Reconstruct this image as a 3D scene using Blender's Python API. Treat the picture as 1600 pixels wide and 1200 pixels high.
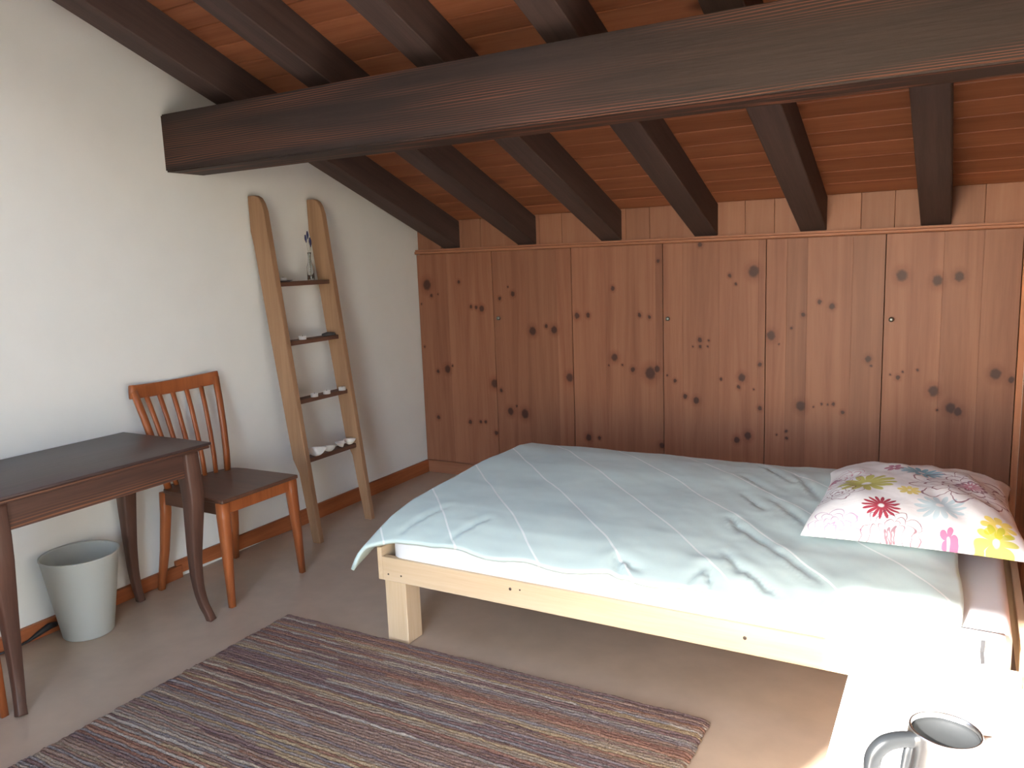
import bpy, bmesh, math, random
import numpy as np
from mathutils import Matrix, Vector, noise as mnoise

random.seed(7); RNG = np.random.RandomState(7)
scene = bpy.context.scene
for o in list(bpy.data.objects): bpy.data.objects.remove(o)
COL = scene.collection

# ------------------------------------------------------------------ camera
cam_d = bpy.data.cameras.new('camera'); cam = bpy.data.objects.new('camera', cam_d); COL.objects.link(cam)
cam_d.sensor_width = 36; cam_d.lens = 28.058; cam_d.clip_start = .02
cam.matrix_world = Matrix(((.87137, -.04323, .48871, 3.3479), (.48918, .15271, -.85871, -4.6152),
                           (-.03751, .98733, .15421, 1.5), (0, 0, 0, 1)))
scene.camera = cam

# ------------------------------------------------------------------ sky, sun, exposure
world = bpy.data.worlds.new('sky'); scene.world = world; world.use_nodes = True
wn = world.node_tree
sky = wn.nodes.new('ShaderNodeTexSky'); sky.sky_type = 'NISHITA'; sky.sun_disc = False
sky.sun_elevation = math.radians(29); sky.sun_rotation = math.radians(199); sky.altitude = 900
bg = wn.nodes['Background']; bg.inputs['Strength'].default_value = 1.3
hz = wn.nodes.new('ShaderNodeHueSaturation'); hz.inputs['Saturation'].default_value = .8      # thin bright haze: a paler blue
wn.links.new(sky.outputs[0], hz.inputs['Color']); wn.links.new(hz.outputs[0], bg.inputs[0])
sun_d = bpy.data.lights.new('sun', 'SUN'); sun_d.energy = 23; sun_d.angle = math.radians(1.2); sun_d.color = (1, .965, .92)
sun = bpy.data.objects.new('sun', sun_d); COL.objects.link(sun)
sun.rotation_euler = Vector((.35, 1, -.56)).to_track_quat('-Z', 'Y').to_euler()
sun.location = (-1, -12, 8)
vs = scene.view_settings
vs.view_transform = 'Standard'; vs.look = 'None'; vs.gamma = 1; vs.use_curve_mapping = False; vs.exposure = 1.0

# ------------------------------------------------------------------ node helpers
def new_mat(name):
    m = bpy.data.materials.new(name); m.use_nodes = True
    nt = m.node_tree
    return m, nt, nt.nodes['Principled BSDF']
def N(nt, t, ins=None, **kw):
    n = nt.nodes.new(t)
    for k, v in kw.items(): setattr(n, k, v)
    for k, v in (ins or {}).items():
        if isinstance(v, bpy.types.NodeSocket): nt.links.new(v, n.inputs[k])
        else: n.inputs[k].default_value = v
    return n
def MATH(nt, op, a, b=None, c=None, clamp=False):
    n = nt.nodes.new('ShaderNodeMath'); n.operation = op; n.use_clamp = clamp
    for i, v in enumerate((a, b, c)):
        if v is None: continue
        if isinstance(v, bpy.types.NodeSocket): nt.links.new(v, n.inputs[i])
        else: n.inputs[i].default_value = v
    return n.outputs[0]
def VM(nt, op, a, b=None):
    n = nt.nodes.new('ShaderNodeVectorMath'); n.operation = op
    for i, v in enumerate((a, b)):
        if v is None: continue
        if isinstance(v, bpy.types.NodeSocket): nt.links.new(v, n.inputs[i])
        else: n.inputs[i].default_value = v
    return n
def RAMP(nt, fac, stops):
    n = nt.nodes.new('ShaderNodeValToRGB'); nt.links.new(fac, n.inputs[0])
    e = n.color_ramp.elements
    while len(e) < len(stops): e.new(.5)
    for i, (p, c) in enumerate(stops): e[i].position = p; e[i].color = (*c, 1) if len(c) == 3 else c
    return n.outputs[0]
def MIX(nt, fac, a, b, mode='MIX'):
    n = nt.nodes.new('ShaderNodeMix'); n.data_type = 'RGBA'; n.blend_type = mode
    for k, v in ((0, fac), (6, a), (7, b)):
        if isinstance(v, bpy.types.NodeSocket): nt.links.new(v, n.inputs[k])
        else: n.inputs[k].default_value = (*v, 1) if isinstance(v, tuple) and len(v) == 3 else v
    return n.outputs[2]
def SMOOTH(nt, v, a, b):     # 0 at a, 1 at b
    n = nt.nodes.new('ShaderNodeMapRange'); n.interpolation_type = 'SMOOTHSTEP'
    nt.links.new(v, n.inputs[0]); n.inputs[1].default_value = a; n.inputs[2].default_value = b
    return n.outputs[0]
def BUMP(nt, h, strength, dist):
    return N(nt, 'ShaderNodeBump', {'Height': h, 'Strength': strength, 'Distance': dist}).outputs[0]
def srgb(r, g, b):
    f = lambda c: c / 12.92 if c <= .04045 else ((c + .055) / 1.055) ** 2.4
    return (f(r / 255), f(g / 255), f(b / 255))

def wood(name, light, dark, axis=0, freq=14, stretch=.05, rough=.55, tone=.25, spec=.35, knots=None, figure=0., streak=None, bump=.15, knot_cells=0.):
    """Grain runs along one local axis; every board gets its own tone and grain from its object random."""
    m, nt, bs = new_mat(name)
    tc = nt.nodes.new('ShaderNodeTexCoord'); oi = nt.nodes.new('ShaderNodeObjectInfo')
    off = VM(nt, 'SCALE', N(nt, 'ShaderNodeCombineXYZ', {0: oi.outputs['Random'], 1: oi.outputs['Random'], 2: oi.outputs['Random']}).outputs[0]); off.inputs[3].default_value = 37.
    sc = [freq] * 3; sc[axis] = freq * stretch
    mp = N(nt, 'ShaderNodeMapping', {'Vector': VM(nt, 'ADD', tc.outputs['Object'], off.outputs[0]).outputs[0], 'Scale': sc})
    n1 = N(nt, 'ShaderNodeTexNoise', {'Vector': mp.outputs[0], 'Scale': 1., 'Detail': 5., 'Roughness': .6, 'Distortion': .4 + figure})
    n2 = N(nt, 'ShaderNodeTexNoise', {'Vector': mp.outputs[0], 'Scale': 7., 'Detail': 3., 'Roughness': .6})
    fac = MATH(nt, 'ADD', MATH(nt, 'MULTIPLY', n1.outputs[0], .75), MATH(nt, 'MULTIPLY', n2.outputs[0], .25))
    col = RAMP(nt, fac, [(.32, dark), (.62, light)])
    if streak:
        w = N(nt, 'ShaderNodeTexWave', {'Vector': mp.outputs[0], 'Scale': 2.2, 'Distortion': 9., 'Detail': 2., 'Detail Scale': .6}, bands_direction='Z' if axis != 2 else 'X')
        patch = N(nt, 'ShaderNodeTexNoise', {'Vector': mp.outputs[0], 'Scale': .55, 'Detail': 1.})
        k = MATH(nt, 'MULTIPLY', SMOOTH(nt, w.outputs[0], .55, .95), SMOOTH(nt, patch.outputs[0], .42, .62))
        col = MIX(nt, MATH(nt, 'MULTIPLY', k, .8), col, streak)
    if knots:      # (x, z, radius) in metres on the board's face
        pos = nt.nodes.new('ShaderNodeNewGeometry').outputs['Position']
        wob = N(nt, 'ShaderNodeTexNoise', {'Vector': pos, 'Scale': 60., 'Detail': 2.})
        p2 = VM(nt, 'ADD', pos, VM(nt, 'MULTIPLY', VM(nt, 'SUBTRACT', wob.outputs[1], (.5, .5, .5)).outputs[0], (.012, 0, .012)).outputs[0]).outputs[0]
        acc = None
        for (x, z, r) in knots:
            d = VM(nt, 'MULTIPLY', VM(nt, 'SUBTRACT', p2, (x, 0, z)).outputs[0], (1 / r, 0, .85 / r))
            l = VM(nt, 'LENGTH', d.outputs[0]).outputs[1]
            acc = l if acc is None else MATH(nt, 'MINIMUM', acc, l)
        col = MIX(nt, MATH(nt, 'MULTIPLY', SMOOTH(nt, acc, 2.4, .8), .45), col, (dark[0] * .75, dark[1] * .5, dark[2] * .45))
        col = MIX(nt, MATH(nt, 'MULTIPLY', SMOOTH(nt, acc, 1.15, .6), .9), col, srgb(62, 36, 30))
    if knot_cells:
        mp2 = N(nt, 'ShaderNodeMapping', {'Vector': VM(nt, 'ADD', tc.outputs['Object'], off.outputs[0]).outputs[0], 'Scale': [knot_cells * (.45 if i == axis else 1.) for i in range(3)]})
        v = N(nt, 'ShaderNodeTexVoronoi', {'Vector': mp2.outputs[0], 'Scale': 1., 'Randomness': 1.})
        col = MIX(nt, MATH(nt, 'MULTIPLY', SMOOTH(nt, v.outputs[0], .16, .06), .8), col, (dark[0] * .3, dark[1] * .22, dark[2] * .22))
    hsv = N(nt, 'ShaderNodeHueSaturation', {'Color': col, 'Value': MATH(nt, 'ADD', MATH(nt, 'MULTIPLY', oi.outputs['Random'], tone), 1 - tone / 2)})
    nt.links.new(hsv.outputs[0], bs.inputs['Base Color'])
    bs.inputs['Roughness'].default_value = rough; bs.inputs['Specular IOR Level'].default_value = spec
    nt.links.new(BUMP(nt, n2.outputs[0], bump, .003), bs.inputs['Normal'])
    return m
def plain(name, col, rough=.5, metal=0., spec=.5, nscale=0, namt=.1, bump=0., bscale=200, trans=0.):
    m, nt, bs = new_mat(name)
    bs.inputs['Base Color'].default_value = (*col, 1); bs.inputs['Roughness'].default_value = rough
    bs.inputs['Metallic'].default_value = metal; bs.inputs['Specular IOR Level'].default_value = spec
    bs.inputs['Transmission Weight'].default_value = trans
    tc = nt.nodes.new('ShaderNodeTexCoord')
    if nscale:
        n = N(nt, 'ShaderNodeTexNoise', {'Vector': tc.outputs['Object'], 'Scale': nscale, 'Detail': 4.})
        c = RAMP(nt, n.outputs[0], [(.3, tuple(v * (1 - namt) for v in col)), (.7, tuple(min(1, v * (1 + namt)) for v in col))])
        nt.links.new(c, bs.inputs['Base Color'])
    if bump:
        n = N(nt, 'ShaderNodeTexNoise', {'Vector': tc.outputs['Object'], 'Scale': bscale, 'Detail': 3.})
        nt.links.new(BUMP(nt, n.outputs[0], bump, .002), bs.inputs['Normal'])
    return m

# ------------------------------------------------------------------ mesh helpers
def link(name, me, mat, parent=None, smooth=False):
    o = bpy.data.objects.new(name, me); COL.objects.link(o)
    if mat and not me.materials: me.materials.append(mat)
    if smooth: me.shade_smooth()
    if parent: o.parent = parent
    return o
def from_bm(name, bm, mat, parent=None, smooth=False):
    bmesh.ops.recalc_face_normals(bm, faces=bm.faces[:])
    me = bpy.data.meshes.new(name); bm.to_mesh(me); bm.free()
    return link(name, me, mat, parent, smooth)
def data(name, v, f, mat, parent=None, smooth=False, recalc=True):
    me = bpy.data.meshes.new(name); me.from_pydata([tuple(map(float, p)) for p in v], [], f); me.update()
    if recalc:
        bm = bmesh.new(); bm.from_mesh(me); bmesh.ops.recalc_face_normals(bm, faces=bm.faces[:]); bm.to_mesh(me); bm.free()
    return link(name, me, mat, parent, smooth)
def box(name, x0, x1, y0, y1, z0, z1, mat, parent=None, bev=0., seg=1):
    """Box mesh whose object origin is its centre."""
    c = Vector(((x0 + x1) / 2, (y0 + y1) / 2, (z0 + z1) / 2))
    bm = bmesh.new(); bmesh.ops.create_cube(bm, size=1)
    for v in bm.verts: v.co = Vector((v.co.x * (x1 - x0), v.co.y * (y1 - y0), v.co.z * (z1 - z0)))
    if bev: bmesh.ops.bevel(bm, geom=bm.edges[:], offset=bev, segments=seg, affect='EDGES', profile=.5)
    o = from_bm(name, bm, mat, None)
    if seg > 1: o.data.shade_smooth()
    o.location = c
    if parent: o.parent = parent; o.location = c - parent_loc(parent)
    return o
def parent_loc(p):
    l = Vector(p.location)
    if p.parent: l = l + parent_loc(p.parent)
    return l
def prism(name, pts, axis, a0, a1, mat, parent=None, bev=0.):
    """Extrude a 2-D outline along an axis (0 x: pts are (y,z); 1 y: pts are (x,z); 2 z: pts are (x,y))."""
    def P(p, a): return (a, p[0], p[1]) if axis == 0 else ((p[0], a, p[1]) if axis == 1 else (p[0], p[1], a))
    n = len(pts); v = [P(p, a0) for p in pts] + [P(p, a1) for p in pts]
    f = [list(range(n)), list(range(2 * n - 1, n - 1, -1))] + [[i, (i + 1) % n, n + (i + 1) % n, n + i] for i in range(n)]
    bm = bmesh.new(); vs_ = [bm.verts.new(p) for p in v]
    for q in f: bm.faces.new([vs_[i] for i in q])
    if bev: bmesh.ops.bevel(bm, geom=bm.edges[:], offset=bev, segments=1, affect='EDGES')
    o = from_bm(name, bm, mat)
    if parent: o.parent = parent; o.location = -parent_loc(parent)
    return o
def sweep(name, path, sizes, mat, parent=None, up=(0, 0, 1), n=4, smooth=False, power=2.):
    """Sweep a section (rectangular n=4, else rounded) along a path; sizes = (a, b) half sizes per point."""
    path = [Vector(p) for p in path]; V = []; F = []
    for i, p in enumerate(path):
        t = (path[min(i + 1, len(path) - 1)] - path[max(i - 1, 0)]).normalized()
        a = t.cross(Vector(up)).normalized(); b = a.cross(t).normalized()
        sa, sb = sizes[i] if isinstance(sizes, list) else sizes
        for k in range(n):
            if n == 4: ca, cb = ((1, 1), (-1, 1), (-1, -1), (1, -1))[k]
            else:
                th = 2 * math.pi * k / n; c, s = math.cos(th), math.sin(th)
                ca = math.copysign(abs(c) ** (2 / power), c); cb = math.copysign(abs(s) ** (2 / power), s)
            V.append(p + a * sa * ca + b * sb * cb)
    m = len(path)
    for i in range(m - 1):
        for k in range(n): F.append([i * n + k, i * n + (k + 1) % n, (i + 1) * n + (k + 1) % n, (i + 1) * n + k])
    F.append(list(range(n))[::-1]); F.append([(m - 1) * n + k for k in range(n)])
    o = data(name, V, F, mat, None, smooth)
    if parent: o.parent = parent; o.location = -parent_loc(parent)
    return o
def smooth_path(pts, sizes, k=5):
    P = [Vector(p) for p in pts]; out = []; so = []
    for i in range(len(P) - 1):
        a, b, c, d = P[max(i - 1, 0)], P[i], P[i + 1], P[min(i + 2, len(P) - 1)]
        for j in range(k):
            t = j / k
            out.append(.5 * (2 * b + (c - a) * t + (2 * a - 5 * b + 4 * c - d) * t * t + (3 * b - a - 3 * c + d) * t ** 3))
            so.append(tuple(x + (y - x) * t for x, y in zip(sizes[i], sizes[i + 1])))
    return out + [P[-1]], so + [sizes[-1]]
def lathe(name, prof, mat, parent=None, loc=(0, 0, 0), n=32, smooth=True, closed=False):
    V = []; F = []; m = len(prof)
    for (r, z) in prof:
        for k in range(n): V.append((r * math.cos(2 * math.pi * k / n), r * math.sin(2 * math.pi * k / n), z))
    for i in range(m - 1 + (1 if closed else 0)):
        j = (i + 1) % m
        for k in range(n): F.append([i * n + k, i * n + (k + 1) % n, j * n + (k + 1) % n, j * n + k])
    if not closed:
        F.append(list(range(n))[::-1]); F.append([(m - 1) * n + k for k in range(n)])
    o = data(name, V, F, mat, parent, smooth); o.location = loc
    return o
def empty(name, loc):
    o = bpy.data.objects.new(name, None); COL.objects.link(o); o.location = loc; o.empty_display_size = .05
    return o
def tag(o, label, cat, group=None):
    o['label'] = label; o['category'] = cat
    if group: o['group'] = group
    return o
def struct(o, label=None, cat=None):
    o['kind'] = 'structure'
    if label: o['label'] = label
    if cat: o['category'] = cat
    return o
def copy_tree(o, parent=None):
    c = o.copy(); COL.objects.link(c); c.parent = parent
    for ch in list(o.children): copy_tree(ch, c)
    return c
def fbm(x, y, s, seed=0): return mnoise.fractal(Vector((x * s, y * s, seed)), 1., 2., 4)

# ------------------------------------------------------------------ materials
M = {}
M['plaster'] = plain('white_plaster', srgb(226, 226, 222), .9, 0, .2, 6, .015, .12, 90)
M['floor'] = plain('beige_linoleum', srgb(184, 163, 142), .32, 0, .5, 9, .07, .03, 40)
M['beam'] = wood('dark_stained_beam', srgb(52, 39, 35), srgb(37, 28, 26), 0, 16, .06, .6, .1, .3, streak=srgb(112, 68, 50), figure=.8, bump=.35)
M['rafter'] = wood('dark_stained_rafter', srgb(82, 66, 61), srgb(64, 51, 48), 0, 18, .05, .65, .15, .25, bump=.3)
M['board'] = wood('orange_pine_board', srgb(158, 100, 70), srgb(128, 75, 50), 0, 12, .05, .5, .3, .3, knot_cells=3.2)
M['frieze'] = wood('pine_frieze', srgb(150, 104, 80), srgb(132, 86, 64), 2, 12, .06, .5, .18, .3)
M['rail_wood'] = wood('pine_trim', srgb(160, 108, 82), srgb(134, 86, 62), 0, 16, .05, .5, .12, .3)
M['base_wood'] = wood('orange_brown_skirting', srgb(176, 104, 64), srgb(134, 74, 44), 1, 16, .05, .45, .12, .35)
M['spruce'] = wood('pale_spruce', srgb(212, 188, 158), srgb(196, 166, 130), 0, 16, .05, .55, .06, .3)
M['spruce_z'] = wood('pale_spruce_upright', srgb(212, 188, 158), srgb(196, 166, 130), 2, 16, .05, .55, .06, .3)
M['spruce_y'] = wood('pale_spruce_cross', srgb(212, 188, 158), srgb(196, 166, 130), 1, 16, .05, .55, .06, .3)
M['ladder'] = wood('aged_pine_ladder', srgb(164, 128, 98), srgb(138, 104, 78), 2, 14, .05, .6, .08, .25, knot_cells=5.)
M['step'] = wood('dark_ladder_step', srgb(112, 80, 64), srgb(86, 60, 50), 1, 16, .06, .6, .1, .25)
M['chair'] = wood('orange_beech', srgb(168, 96, 54), srgb(140, 76, 42), 2, 16, .06, .35, .06, .5)
M['seat'] = wood('dark_seat_wood', srgb(104, 72, 56), srgb(82, 56, 46), 0, 14, .06, .4, .05, .4)
M['table'] = wood('dark_walnut_table', srgb(92, 64, 54), srgb(60, 42, 38), 1, 12, .06, .42, .05, .4, streak=srgb(140, 92, 62))
M['table_top'] = wood('dark_walnut_tabletop', srgb(74, 58, 56), srgb(58, 46, 45), 1, 10, .06, .38, .05, .45)
M['table_leg'] = wood('dark_walnut_leg', srgb(98, 68, 56), srgb(62, 44, 38), 2, 12, .06, .42, .05, .4)
M['white_paint'] = plain('white_lacquer', (.86, .86, .85), .35, 0, .5)
M['sheet'] = plain('white_cotton', (.74, .74, .76), .9, 0, .1, 0, 0, .15, 400)
M['steel'] = plain('brushed_steel', (.72, .72, .72), .24, 1., .5)
M['grey_plastic'] = plain('grey_plastic', (.016, .018, .02), .35, 0, .5)
M['lid'] = plain('dark_kettle_inside', (.028, .03, .031), .6, 0, .3)
M['brass'] = plain('dull_metal_knob', (.22, .23, .21), .35, .9, .5)
M['black'] = plain('black_rubber', (.02, .02, .022), .5)
M['alu'] = plain('tealight_aluminium', (.9, .9, .9), .3, .35)
M['wax'] = plain('white_wax', (.85, .83, .78), .4)
M['dish'] = plain('dark_slate_dish', (.05, .05, .055), .5)
M['shell'] = plain('cream_shell', srgb(226, 216, 204), .45, 0, .4, 30, .08, .2, 120)
M['stone'] = plain('dark_grey_stone', (.06, .055, .055), .7, 0, .3, 30, .2, .3, 90)
M['lavender'] = plain('dried_lavender', srgb(62, 62, 96), .9, 0, .1)
M['stem'] = plain('dried_stem', srgb(120, 116, 90), .9, 0, .1)
M['screw'] = plain('dark_screw_head', (.08, .06, .05), .4, .6)
m, nt, bs = new_mat('clear_glass')
bs.inputs['Base Color'].default_value = (.93, .96, .96, 1); bs.inputs['Transmission Weight'].default_value = 1
bs.inputs['Roughness'].default_value = .05; bs.inputs['IOR'].default_value = 1.45; M['glass'] = m
m, nt, bs = new_mat('frosted_plastic')
bs.inputs['Base Color'].default_value = (*srgb(226, 228, 224), 1); bs.inputs['Roughness'].default_value = .45
tr = N(nt, 'ShaderNodeBsdfTranslucent', {'Color': (*srgb(222, 226, 222), 1)})
mx = N(nt, 'ShaderNodeMixShader', {0: .5, 1: bs.outputs[0], 2: tr.outputs[0]})
nt.links.new(mx.outputs[0], nt.nodes['Material Output'].inputs[0]); M['frosted'] = m

# duvet cover: pale green-grey cotton with thin white diagonal lines
m, nt, bs = new_mat('pale_green_cotton')
pos = nt.nodes.new('ShaderNodeTexCoord').outputs['Object']
wob = N(nt, 'ShaderNodeTexNoise', {'Vector': pos, 'Scale': 3., 'Detail': 1.})
sp = N(nt, 'ShaderNodeSeparateXYZ', {0: pos})
t = MATH(nt, 'ADD', MATH(nt, 'ADD', sp.outputs[0], MATH(nt, 'MULTIPLY', sp.outputs[1], .96)), MATH(nt, 'MULTIPLY', wob.outputs[0], .05))
t = MATH(nt, 'ABSOLUTE', MATH(nt, 'SUBTRACT', MATH(nt, 'FRACT', MATH(nt, 'DIVIDE', MATH(nt, 'ADD', t, 10.24), .345)), .5))
ln = SMOOTH(nt, t, .019, .010)
weave = N(nt, 'ShaderNodeTexNoise', {'Vector': pos, 'Scale': 420., 'Detail': 2.})
big = N(nt, 'ShaderNodeTexNoise', {'Vector': pos, 'Scale': 4., 'Detail': 3.})
col = RAMP(nt, big.outputs[0], [(.3, srgb(187, 205, 203)), (.7, srgb(198, 215, 211))])
nt.links.new(MIX(nt, MATH(nt, 'MULTIPLY', ln, .75), col, srgb(236, 240, 238)), bs.inputs['Base Color'])
bs.inputs['Roughness'].default_value = .85; bs.inputs['Specular IOR Level'].default_value = .15
bs.inputs['Sheen Weight'].default_value = .15
nt.links.new(BUMP(nt, MATH(nt, 'ADD', MATH(nt, 'MULTIPLY', weave.outputs[0], .1), big.outputs[0]), .25, .01), bs.inputs['Normal']); M['duvet'] = m

# rug: colour per loop, stored on the mesh
m, nt, bs = new_mat('striped_wool')
at = N(nt, 'ShaderNodeVertexColor', layer_name='wool')
pos = nt.nodes.new('ShaderNodeTexCoord').outputs['Object']
nz = N(nt, 'ShaderNodeTexNoise', {'Vector': pos, 'Scale': 190., 'Detail': 2.})
col = MIX(nt, 1., at.outputs[0], RAMP(nt, nz.outputs[0], [(.3, (.62, .62, .62)), (.7, (1.15, 1.15, 1.15))]), 'MULTIPLY')
nt.links.new(col, bs.inputs['Base Color']); bs.inputs['Roughness'].default_value = .95; bs.inputs['Specular IOR Level'].default_value = .05
nt.links.new(BUMP(nt, nz.outputs[0], .8, .006), bs.inputs['Normal']); M['rug'] = m

# pillow print: daisies and drawn blossoms
def flower_group(outline):
    g = bpy.data.node_groups.new('blossom_outline' if outline else 'blossom', 'ShaderNodeTree')
    for n_, t_ in (('P', 'NodeSocketVector'), ('C', 'NodeSocketVector'), ('R', 'NodeSocketFloat'), ('Half', 'NodeSocketFloat'), ('Sharp', 'NodeSocketFloat')):
        g.interface.new_socket(n_, in_out='INPUT', socket_type=t_)
    g.interface.new_socket('Mask', in_out='OUTPUT', socket_type='NodeSocketFloat')
    gi = g.nodes.new('NodeGroupInput'); go = g.nodes.new('NodeGroupOutput')
    d = VM(g, 'SUBTRACT', gi.outputs['P'], gi.outputs['C']).outputs[0]
    s = N(g, 'ShaderNodeSeparateXYZ', {0: d})
    r = MATH(g, 'DIVIDE', MATH(g, 'SQRT', MATH(g, 'ADD', MATH(g, 'POWER', s.outputs[0], 2.), MATH(g, 'POWER', s.outputs[1], 2.))), gi.outputs['R'])
    th = MATH(g, 'ARCTAN2', s.outputs[1], s.outputs[0])
    if not outline:
        pet = MATH(g, 'POWER', MATH(g, 'ABSOLUTE', MATH(g, 'COSINE', MATH(g, 'MULTIPLY', th, gi.outputs['Half']))), gi.outputs['Sharp'])
        edge = MATH(g, 'SUBTRACT', MATH(g, 'ADD', MATH(g, 'MULTIPLY', pet, .7), .3), r)
        out = MATH(g, 'MULTIPLY', SMOOTH(g, edge, -.04, .04), SMOOTH(g, r, .12, .2))
    else:
        out = None
        for k, (s_, ph, w) in enumerate(((1., .3, .026), (.74, 1.1, .026), (.48, .2, .026), (.24, .9, .05))):
            pet = MATH(g, 'POWER', MATH(g, 'ABSOLUTE', MATH(g, 'COSINE', MATH(g, 'ADD', MATH(g, 'MULTIPLY', th, gi.outputs['Half']), ph))), gi.outputs['Sharp'])
            e = MATH(g, 'ABSOLUTE', MATH(g, 'SUBTRACT', r, MATH(g, 'ADD', MATH(g, 'MULTIPLY', pet, .38 * s_), .62 * s_)))
            l = SMOOTH(g, e, w, w * .4)
            out = l if out is None else MATH(g, 'MAXIMUM', out, l)
    g.links.new(out, go.inputs[0])
    return g
GF, GO = flower_group(False), flower_group(True)
m, nt, bs = new_mat('flower_print_cotton')
pos = nt.nodes.new('ShaderNodeTexCoord').outputs['Object']
nz = N(nt, 'ShaderNodeTexNoise', {'Vector': pos, 'Scale': 14., 'Detail': 2.})
pw = VM(nt, 'ADD', pos, VM(nt, 'MULTIPLY', VM(nt, 'SUBTRACT', nz.outputs[1], (.5, .5, .5)).outputs[0], (.05, .05, 0)).outputs[0]).outputs[0]
pf = VM(nt, 'ADD', pos, VM(nt, 'MULTIPLY', VM(nt, 'SUBTRACT', nz.outputs[1], (.5, .5, .5)).outputs[0], (.012, .012, 0)).outputs[0]).outputs[0]
PC = (3.222, -1.49)
col = N(nt, 'ShaderNodeRGB').outputs[0]; col.default_value = (.86, .86, .87, 1)
F_RED = (3.13, -1.795); F_YG = (3.069, -1.588); F_BLUE = (3.242, -1.38); F_YEL = (3.21, -1.66); F_PUR = (3.149, -1.356); F_PB = (3.303, -1.76); F_DAH = (3.393, -1.532); F_PINK = (3.328, -1.886); F_Y2 = (3.463, -1.829); F_YG2 = (3.456, -1.887); F_PURL = (2.933, -1.472); F_O1 = (2.981, -1.686); F_O2 = (2.993, -1.901); F_O3 = (3.167, -1.902); F_O4 = (2.974, -1.475)
plum = srgb(126, 62, 86)
for ((x, y), R, half, sharp, c, alpha) in [
        (F_RED, .06, 8, .8, srgb(172, 40, 66), .95), (F_YG, .1, 6.5, .5, srgb(186, 184, 62), .85), (F_BLUE, .075, 7, .5, srgb(120, 186, 206), .85),
        (F_YEL, .038, 4, .4, srgb(228, 208, 96), .85), (F_PUR, .035, 3, .5, srgb(160, 60, 100), .8), (F_PB, .075, 7, .6, srgb(172, 208, 218), .6),
        (F_PINK, .028, 2.5, .6, srgb(176, 72, 128), .85), (F_Y2, .05, 4, .4, srgb(236, 212, 70), .85), (F_YG2, .06, 5, .5, srgb(196, 196, 60), .85),
        (F_PURL, .045, 3, .5, srgb(160, 60, 110), .7), (F_DAH, .04, 9, .8, srgb(176, 44, 92), .7)]:
    g = nt.nodes.new('ShaderNodeGroup'); g.node_tree = GF; nt.links.new(pf, g.inputs[0])
    g.inputs[1].default_value = (x - PC[0], y - PC[1], 0); g.inputs[2].default_value = R; g.inputs[3].default_value = half; g.inputs[4].default_value = sharp
    col = MIX(nt, MATH(nt, 'MULTIPLY', g.outputs[0], alpha), col, c)
for ((x, y), R, half, sharp, c) in [(F_DAH, .19, 5.5, .6, plum), (F_O1, .085, 3, .6, plum), (F_O4, .1, 4, .6, srgb(190, 110, 130)), (F_O2, .085, 4, .6, srgb(180, 140, 180)), (F_O3, .095, 5, .6, plum)]:
    g = nt.nodes.new('ShaderNodeGroup'); g.node_tree = GO; nt.links.new(pw, g.inputs[0])
    g.inputs[1].default_value = (x - PC[0], y - PC[1], 0); g.inputs[2].default_value = R; g.inputs[3].default_value = half; g.inputs[4].default_value = sharp
    col = MIX(nt, MATH(nt, 'MULTIPLY', g.outputs[0], .8), col, c)
nt.links.new(col, bs.inputs['Base Color']); bs.inputs['Roughness'].default_value = .85; bs.inputs['Specular IOR Level'].default_value = .15
wv = N(nt, 'ShaderNodeTexNoise', {'Vector': pos, 'Scale': 9., 'Detail': 3., 'Distortion': .6})
nt.links.new(BUMP(nt, wv.outputs[0], .2, .02), bs.inputs['Normal']); M['pillow'] = m

# ------------------------------------------------------------------ room shell
W, D = 3.62, -5.2                      # right wall, wall behind the camera
SL = .37                               # roof pitch (rise per metre towards the camera)
def roof(y): return 1.772 - SL * y     # underside of the ceiling boards
struct(box('floor', -.2, W + .2, D - .2, .2, -.1, 0, M['floor']), 'smooth beige floor of the attic room', 'floor')
wl = struct(prism('wall_left', [(.2, -.1), (.2, roof(.2) + .2), (D - .2, roof(D - .2) + .2), (D - .2, -.1)], 0, -.2, 0, M['plaster']), 'white plastered gable wall', 'wall')
wb = struct(box('wall_back', 0, W, .03, .2, 0, 1.78, M['frieze']), 'knotty pine wall of cupboard doors under the roof', 'wall')
M['wall_pine_z'] = wood('pine_cladding', srgb(190, 128, 90), srgb(160, 98, 66), 2, 12, .05, .5, .14, .3, knot_cells=4.)
wr = struct(prism('wall_right', [(.2, -.1), (.2, roof(.2) + .2), (D - .2, roof(D - .2) + .2), (D - .2, -.1)], 0, W + .02, W + .2, M['plaster']), 'boarded right wall beside the bed head', 'wall')
for i in range(8):
    y1 = -.002 - i * .3
    box('plank', W, W + .02, y1 - .296, y1, 0, 1.5, M['wall_pine_z'], wr, .003)
# wall behind the camera, with a tall glazed-door opening that lets sun and sky in
OX0, OX1, OZ0, OZ1 = 1.93, 3.15, .06, 2.30
wf = bpy.data.meshes.new('wall_front')
bm = bmesh.new()
def addbox(bm, x0, x1, y0, y1, z0, z1):
    r = bmesh.ops.create_cube(bm, size=1)
    for v in r['verts']: v.co = Vector(((x0 + x1) / 2 + v.co.x * (x1 - x0), (y0 + y1) / 2 + v.co.y * (y1 - y0), (z0 + z1) / 2 + v.co.z * (z1 - z0)))
zt = roof(D) + .2
addbox(bm, 0, OX0, D - .2, D, 0, zt); addbox(bm, OX1, W, D - .2, D, 0, zt); addbox(bm, OX0, OX1, D - .2, D, OZ1, zt); addbox(bm, OX0, OX1, D - .2, D, 0, OZ0)
struct(from_bm('wall_front', bm, M['plaster']), 'white wall with the balcony doorway', 'wall')
bm = bmesh.new()
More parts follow.
